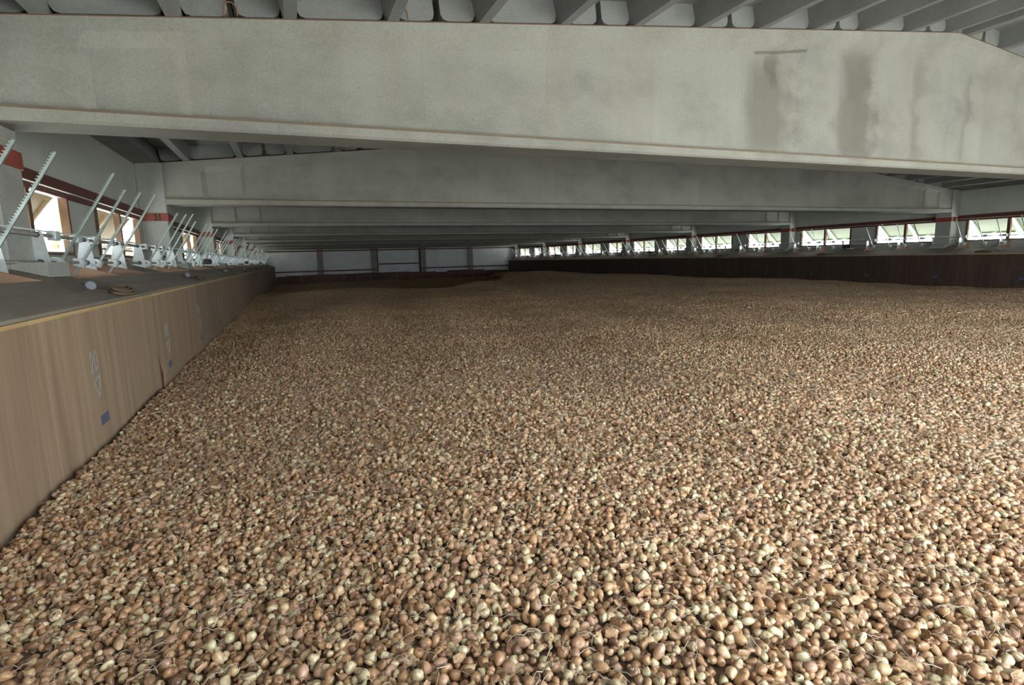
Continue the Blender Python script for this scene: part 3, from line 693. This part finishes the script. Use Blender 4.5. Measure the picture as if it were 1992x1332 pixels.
def bulb_mat(name, fixed=None):
    mt, n, l, b = new_mat(name)
    at = node(n, 'ShaderNodeAttribute', attribute_name='bl'); oi = node(n, 'ShaderNodeObjectInfo')
    if fixed is None:
        ar = node(n, 'ShaderNodeAttribute', attribute_name='br')
        rnd = math_(n, l, 'FRACT', math_(n, l, 'ADD', ar.outputs['Fac'], oi.outputs['Random']))
    else:
        rnd = math_(n, l, 'ADD', fixed-0.015, math_(n, l, 'MULTIPLY', oi.outputs['Random'], 0.03))
    base = ramp(n, l, rnd, [(0.0, (0.125, 0.076, 0.050)), (0.10, (0.250, 0.148, 0.087)), (0.28, (0.437, 0.257, 0.136)), (0.44, (0.523, 0.328, 0.176)),
                            (0.58, (0.491, 0.320, 0.234)), (0.69, (0.616, 0.452, 0.265)), (0.81, (0.679, 0.577, 0.374)), (0.94, (0.702, 0.640, 0.437)), (0.985, (0.608, 0.593, 0.367))]).outputs[0]
    off = node(n, 'ShaderNodeCombineXYZ'); sc = math_(n, l, 'MULTIPLY', math_(n, l, 'ADD', rnd, oi.outputs['Random']), 91.0)
    for i in range(3): l.new(sc, off.inputs[i])
    va = node(n, 'ShaderNodeVectorMath', operation='ADD'); l.new(at.outputs['Vector'], va.inputs[0]); l.new(off.outputs[0], va.inputs[1])
    mp = node(n, 'ShaderNodeMapping'); mp.inputs['Scale'].default_value = (5, 5, 1.2); l.new(va.outputs[0], mp.inputs[0])
    n1 = node(n, 'ShaderNodeTexNoise', i_Scale=1.3, i_Detail=4.0); l.new(va.outputs[0], n1.inputs['Vector'])
    n2 = node(n, 'ShaderNodeTexNoise', i_Scale=1.4, i_Detail=2.0); l.new(mp.outputs[0], n2.inputs['Vector'])
    # torn papery skin: patches of copper tunic over the paler flesh, fine meridian streaks
    skin = ramp(n, l, n1.outputs['Fac'], [(0.50, (0, 0, 0)), (0.56, (1, 1, 1))]).outputs[0]
    base = mixc(n, l, math_(n, l, 'MULTIPLY', skin, 0.5), base, (0.40, 0.225, 0.115))
    base = mixc(n, l, 0.6, base, ramp(n, l, n2.outputs['Fac'], [(0.35, (0.68, 0.56, 0.44)), (0.65, (1.0, 1.0, 1.0))]).outputs[0], 'MULTIPLY')
    # brown root plate at the base, pale nose at the tip
    s = node(n, 'ShaderNodeSeparateXYZ'); l.new(at.outputs['Vector'], s.inputs[0])
    base = mixc(n, l, ramp(n, l, s.outputs['Z'], [(0.0, (0, 0, 0)), (1.0, (0, 0, 0))]).outputs[0] if False else math_(n, l, 'MULTIPLY', math_(n, l, 'LESS_THAN', s.outputs['Z'], -0.93), 0.7), base, (0.11, 0.065, 0.04))
    # dust and earth lying in drifts over the heap
    g = node(n, 'ShaderNodeNewGeometry'); n3 = node(n, 'ShaderNodeTexNoise', i_Scale=0.55, i_Detail=5.0, i_Roughness=0.62); l.new(g.outputs['Position'], n3.inputs['Vector'])
    dirt = ramp(n, l, n3.outputs['Fac'], [(0.46, (0, 0, 0)), (0.70, (1, 1, 1))]).outputs[0]
    base = mixc(n, l, math_(n, l, 'MULTIPLY', dirt, 0.38), base, (0.26, 0.20, 0.14))
    l.new(base, b.inputs['Base Color'])
    l.new(math_(n, l, 'ADD', 0.14, math_(n, l, 'MULTIPLY', n1.outputs['Fac'], 0.38)), b.inputs['Roughness'])
    b.inputs['Specular IOR Level'].default_value = 0.5
    bp = node(n, 'ShaderNodeBump', i_Strength=0.12, i_Distance=0.002); l.new(n2.outputs['Fac'], bp.inputs['Height']); l.new(bp.outputs[0], b.inputs['Normal'])
    return mt
MB_ANY = bulb_mat('bulb_skin')
M_BASE = mat_flat('bulb_bed', (0.16, 0.11, 0.075), 0.95, var=0.4, scale=(30, 30, 30), bump=0.5)
M_ROOT = mat_flat('dry_root', (0.42, 0.35, 0.27), 0.8, var=0.4, scale=(5, 5, 5))
M_SKIN = mat_flat('papery_skin', (0.40, 0.25, 0.14), 0.55, var=0.4, scale=(5, 5, 5))
KINDS = ['round', 'oval', 'half', 'bean', 'disc', 'twin', 'pear']
KW = np.array([0.34, 0.20, 0.14, 0.09, 0.09, 0.04, 0.10])
protos = [bulb_shape(k, 100+i) for i, k in enumerate(KINDS)]
src = []                                     # source meshes for the heap (not placed in the scene themselves)
for i, k in enumerate(KINDS):
    src.append(bpy.data.objects.new('bulb_form', mesh_from('bulb_form', *protos[i], MB_ANY)))
# tiles of small-triangle bulbs for the rest of the heap
TILE, CELL = 0.6, 0.0212
lows = [bulb_shape(k, 200+i, nu=8, nv=5) for i, k in enumerate(KINDS)]
def rot_mats(n, r):
    q = r.normal(size=(n, 4)); q /= np.linalg.norm(q, axis=1)[:, None]; w, x, y, z = q.T
    return np.stack([np.stack([1-2*(y*y+z*z), 2*(x*y-z*w), 2*(x*z+y*w)], 1), np.stack([2*(x*y+z*w), 1-2*(x*x+z*z), 2*(y*z-x*w)], 1),
                     np.stack([2*(x*z-y*w), 2*(y*z+x*w), 1-2*(x*x+y*y)], 1)], 1)
def sizes(n, r): return np.clip(r.lognormal(math.log(0.0243), 0.19, n), 0.014, 0.0345)
def jitter_grid(x0, x1, y0, y1, c, r):
    nx, ny = max(1, round((x1-x0)/c)), max(1, round((y1-y0)/(c*0.9)))
    gx, gy = np.meshgrid(np.arange(nx), np.arange(ny)); gx = gx + 0.5*(gy % 2)
    X = x0 + (gx.ravel()+0.25+r.uniform(-0.38, 0.38, nx*ny))*(x1-x0)/nx; Y = y0 + (gy.ravel()+0.5+r.uniform(-0.38, 0.38, nx*ny))*(y1-y0)/ny
    return X, Y
NT = 7
tiles = []
for t in range(NT):
    X, Y = jitter_grid(-TILE/2, TILE/2, -TILE/2, TILE/2, CELL, rng); n = len(X)
    S = sizes(n, rng); Rm = rot_mats(n, rng); K = rng.choice(len(KINDS), n, p=KW); dz = rng.uniform(-0.011, 0.011, n); br = rng.uniform(0, 1, n)
    Pv, Fv, Lv, Bv = [], [], [], []; o_ = 0
    for i in range(n):
        P, fs, loc = lows[K[i]]
        Q = (P*S[i])@Rm[i].T + np.array([X[i], Y[i], dz[i]]); Pv.append(Q); Lv.append(loc); Bv.append(np.full(len(P), br[i]))
        Fv += [tuple(v+o_ for v in f) for f in fs]; o_ += len(P)
    tiles.append(bpy.data.objects.new('bulb_tile', mesh_from('bulb_tile', np.concatenate(Pv), Fv, np.concatenate(Lv), MB_ANY, np.concatenate(Bv))))
src += tiles
# cells: close ones get bulbs one by one, the others a tile
px0, px1, py0, py1 = XD+0.012, 2*CX-XD-0.012, -0.95, 46.90
NX, NY = round((px1-px0)/TILE), round((py1-py0)/TILE); cw, chh = (px1-px0)/NX, (py1-py0)/NY
pts, knd, rot, scl = [], [], [], []
near = []
for iy in range(NY):
    for ix in range(NX):
        x, y = px0+(ix+0.5)*cw, py0+(iy+0.5)*chh
        d = math.hypot(x, y); ang = abs((math.atan2(x, y)-YAW+math.pi) % (2*math.pi)-math.pi)
        if d < 5.8 and (ang < 0.95 or d < 1.0): near.append((px0+ix*cw, px0+(ix+1)*cw, py0+iy*chh, py0+(iy+1)*chh)); continue
        z = float(pile_z(x, y)); e_ = 0.15
        gx_ = float(pile_z(x+e_, y)-pile_z(x-e_, y))/(2*e_); gy_ = float(pile_z(x, y+e_)-pile_z(x, y-e_))/(2*e_)
        a = rng.integers(0, 4)*math.pi/2
        mrot = Vector((0, 0, 1)).rotation_difference(Vector((-gx_, -gy_, 1)).normalized()).to_matrix() @ Matrix.Rotation(a, 3, 'Z')
        eu = mrot.to_euler()
        pts.append((x, y, z)); knd.append(len(KINDS)+int(rng.integers(0, NT))); rot.append(tuple(eu)); scl.append((cw/TILE, chh/TILE, 1.0))
nx_, ny_ = [], []
for (a, b_, c, d_) in near:
    X, Y = jitter_grid(a, b_, c, d_, CELL, rng); nx_.append(X); ny_.append(Y)
NXs, NYs = np.concatenate(nx_), np.concatenate(ny_); nN = len(NXs)
NS = sizes(nN, rng); NK = rng.choice(len(KINDS), nN, p=KW); NE = rng.uniform(-math.pi, math.pi, (nN, 3))
keep = (NXs > px0+NS*0.5) & (NXs < px1-NS*0.5)
NZs = pile_z(NXs, NYs) + rng.uniform(-0.011, 0.011, nN) + (NS-0.0245)*0.25
PW = np.stack([NXs, NYs, NZs], 1); dep = PW@F_; uu = 996+FPX*(PW@R2)/dep; vv = 666-FPX*(PW@U2)/dep
order = np.argsort(-np.where((dep > 0.3) & (uu > 5) & (uu < 1987) & (vv < 1322) & keep, NS/np.maximum(dep, 0.01), 0))
chosen = []
for i in order:
    if len(chosen) >= 300: break
    if all((NXs[i]-NXs[j])**2+(NYs[i]-NYs[j])**2 > ((NS[i]+NS[j])*0.62)**2 for j in chosen): chosen.append(i)
lone = set(int(i) for i in chosen)
for i in chosen: NZs[i] += 0.004 + NS[i]*0.08      # these lie on top
CX_, CY_, CS_ = NXs[chosen], NYs[chosen], NS[chosen]
for i in range(nN):
    if i in lone or not keep[i]: continue
    if dep[i] < 2.6 and np.any((NXs[i]-CX_)**2+(NYs[i]-CY_)**2 < (CS_*0.42)**2): NZs[i] -= 0.02
    pts.append((NXs[i], NYs[i], NZs[i])); knd.append(int(NK[i])); rot.append(tuple(NE[i])); s = NS[i]; scl.append((s, s, s))
# bed under the bulbs
gN, gM = 100, 240
gxs, gys = np.linspace(px0, px1, gN), np.linspace(py0, py1, gM); GX, GY = np.meshgrid(gxs, gys); GZ = pile_z(GX, GY)-0.012
hv = np.stack([GX.ravel(), GY.ravel(), GZ.ravel()], 1)
hf = [(j*gN+i, j*gN+i+1, (j+1)*gN+i+1, (j+1)*gN+i) for j in range(gM-1) for i in range(gN-1)]
def gn_object(name, hv, hf, pts, knd, rot, scl, sources, bedmat):
    me = bpy.data.meshes.new(name); nb = len(hv)
    me.from_pydata([tuple(v) for v in hv]+[tuple(map(float, p)) for p in pts], [], hf)
    if bedmat: me.materials.append(bedmat)
    if len(hf): me.polygons.foreach_set('use_smooth', [True]*len(hf))
    a = me.attributes.new('kind_id', 'INT', 'POINT'); a.data.foreach_set('value', np.concatenate([np.full(nb, -1), np.array(knd)]).astype(np.int32))
    a = me.attributes.new('inst_rot', 'FLOAT_VECTOR', 'POINT'); a.data.foreach_set('vector', np.concatenate([np.zeros((nb, 3)), np.array(rot)]).astype(np.float32).ravel())
    a = me.attributes.new('inst_scl', 'FLOAT_VECTOR', 'POINT'); a.data.foreach_set('vector', np.concatenate([np.ones((nb, 3)), np.array(scl)]).astype(np.float32).ravel())
    o = link(name, me)
    ng = bpy.data.node_groups.new(name+'_nodes', 'GeometryNodeTree')
    ng.interface.new_socket('Geometry', in_out='INPUT', socket_type='NodeSocketGeometry'); ng.interface.new_socket('Geometry', in_out='OUTPUT', socket_type='NodeSocketGeometry')
    N, L = ng.nodes, ng.links
    gi, go = N.new('NodeGroupInput'), N.new('NodeGroupOutput'); jn = N.new('GeometryNodeJoinGeometry')
    def attr(nm, ty):
        q = N.new('GeometryNodeInputNamedAttribute'); q.data_type = ty; q.inputs[0].default_value = nm; return q.outputs[0]
    ak, arr, asc = attr('kind_id', 'INT'), attr('inst_rot', 'FLOAT_VECTOR'), attr('inst_scl', 'FLOAT_VECTOR')
    e2r = N.new('FunctionNodeEulerToRotation'); L.new(arr, e2r.inputs[0])
    L.new(gi.outputs[0], jn.inputs[0])
    for i, so in enumerate(sources):
        cmp_ = N.new('FunctionNodeCompare'); cmp_.data_type = 'INT'; cmp_.operation = 'EQUAL'; L.new(ak, cmp_.inputs[2]); cmp_.inputs[3].default_value = i
        oi = N.new('GeometryNodeObjectInfo'); oi.inputs['Object'].default_value = so
        ip = N.new('GeometryNodeInstanceOnPoints'); L.new(gi.outputs[0], ip.inputs['Points']); L.new(cmp_.outputs[0], ip.inputs['Selection'])
        L.new(oi.outputs['Geometry'], ip.inputs['Instance']); L.new(e2r.outputs[0], ip.inputs['Rotation']); L.new(asc, ip.inputs['Scale'])
        L.new(ip.outputs[0], jn.inputs[0])
    L.new(jn.outputs[0], go.inputs[0])
    md = o.modifiers.new('heap', 'NODES'); md.node_group = ng
    return o
heap = gn_object('bulb_heap', hv, hf, pts, knd, rot, scl, src, M_BASE)
tag(heap, 'huge heap of small brown and cream flower bulbs filling the hall between the ducts', 'bulbs', kind='stuff')

# the bulbs that show largest, one object each
SH = {'round': 'round pointed', 'oval': 'long oval', 'half': 'flat-sided', 'bean': 'bean-shaped', 'disc': 'flat ring-shaped', 'twin': 'twin', 'pear': 'pear-shaped'}
TN = {'dark': 'very dark brown', 'brown': 'dull brown', 'copper': 'glossy copper brown', 'rosy': 'rosy brown', 'tan': 'light tan', 'cream': 'pale cream peeled', 'greenish': 'pale greenish'}
tone_names = list(TONES); tw = np.array([0.07, 0.17, 0.26, 0.13, 0.16, 0.14, 0.07])
tone_m = {t: bulb_mat('bulb_skin_'+t, TONES[t]) for t in tone_names}
ind_mesh = {}
def plate_mesh(i):
    P, fs, loc = protos[i]; zb_ = P[:, 2].min(); xb = P[np.argmin(P[:, 2]), 0]
    mb = MB().tube([(xb, 0, zb_-0.03), (xb, 0, zb_+0.05)], [0.11, 0.16], 9)
    for q in range(5):
        a = q*1.26; mb.tube([(xb+0.05*math.cos(a), 0.05*math.sin(a), zb_), (xb+0.14*math.cos(a), 0.14*math.sin(a), zb_-0.10), (xb+0.2*math.cos(a+.5), 0.2*math.sin(a+.5), zb_-0.16)], [0.02, 0.013, 0.005], 4)
    return mb.mesh('root_plate', M_ROOT, True)
def nose_mesh(i):
    P, fs, loc = protos[i]; zt = P[:, 2].max(); xt = P[np.argmax(P[:, 2]), 0]
    return MB().tube([(xt, 0, zt-0.06), (xt+0.01, 0, zt+0.04), (xt+0.05, 0.02, zt+0.15), (xt+0.10, 0.03, zt+0.22)], [0.085, 0.055, 0.03, 0.012], 6).mesh('dry_tip', M_SKIN, True)
rp_m = [plate_mesh(i) for i in range(len(KINDS))]; ns_m = [nose_mesh(i) for i in range(len(KINDS))]
for i in chosen:
    k = int(NK[i]); t = tone_names[int(rng.choice(len(tone_names), p=tw/tw.sum()))]
    if (k, t) not in ind_mesh: ind_mesh[(k, t)] = mesh_from('flower_bulb', *protos[k], tone_m[t])
    o = link('flower_bulb', ind_mesh[(k, t)], None, (NXs[i], NYs[i], NZs[i])); o.rotation_euler = tuple(NE[i]); o.scale = (NS[i],)*3
    tag(o, f'{TN[t]} {SH[KINDS[k]]} flower bulb lying loose on the heap', 'bulb', f'loose {TN[t]} {SH[KINDS[k]]} bulbs')
    link('root_plate', rp_m[k], o)
    if KINDS[k] in ('round', 'half', 'pear', 'oval'): link('dry_tip', ns_m[k], o)

# dry roots and scraps of skin lying between the bulbs
lit = []
for i in range(6):
    r = random.Random(300+i); L = 0.5
    p = [(-L, 0, 0)]
    for q in range(5): p.append((p[-1][0]+2*L/5, p[-1][1]+r.uniform(-.16, .16), p[-1][2]+r.uniform(-.05, .14)*(1 if q < 3 else -1)))
    lit.append(bpy.data.objects.new('root_form', MB().tube(p, [0.010, 0.018, 0.02, 0.016, 0.011, 0.006], 4).mesh('root_form', M_ROOT, True)))
for i in range(3):
    r = np.random.default_rng(400+i); g_ = 5; vs = []
    for a in range(g_):
        for b_ in range(g_):
            x, y = a/(g_-1)-.5, b_/(g_-1)-.5; vs.append((x*0.9*(1-0.5*abs(y)), y*1.3, 0.5*x*x+0.15*math.sin(3*y)+r.uniform(-.03, .03)))
    fs = [(a*g_+b_, a*g_+b_+1, (a+1)*g_+b_+1, (a+1)*g_+b_) for a in range(g_-1) for b_ in range(g_-1)]
    me = bpy.data.meshes.new('skin_form'); me.from_pydata(vs, [], fs); me.materials.append(M_SKIN); me.polygons.foreach_set('use_smooth', [True]*len(fs))
    lit.append(bpy.data.objects.new('skin_form', me))
lp, lk, lr, ls = [], [], [], []
area = len(near)*cw*chh
for q in range(int(area*420)):
    a, b_, c, d_ = near[rng.integers(0, len(near))]
    x, y = rng.uniform(max(a, px0+0.03), b_), rng.uniform(c, d_); k = int(rng.integers(0, 6)) if rng.random() < 0.72 else 6+int(rng.integers(0, 3))
    s = rng.uniform(0.03, 0.085) if k < 6 else rng.uniform(0.014, 0.032)
    lp.append((x, y, float(pile_z(x, y))+rng.uniform(0.010, 0.026))); lk.append(k); lr.append((rng.uniform(-.35, .35), rng.uniform(-.35, .35), rng.uniform(-3.14, 3.14)) if k < 6 else tuple(rng.uniform(-3, 3, 3)))
    th_ = s*0.75; ls.append((s, s, s) if k >= 6 else (s, s, s))
litter = gn_object('root_litter', np.zeros((0, 3)), [], lp, lk, lr, ls, lit, None)
tag(litter, 'dry fibrous roots and scraps of papery skin strewn over the bulbs', 'plant litter', kind='stuff')
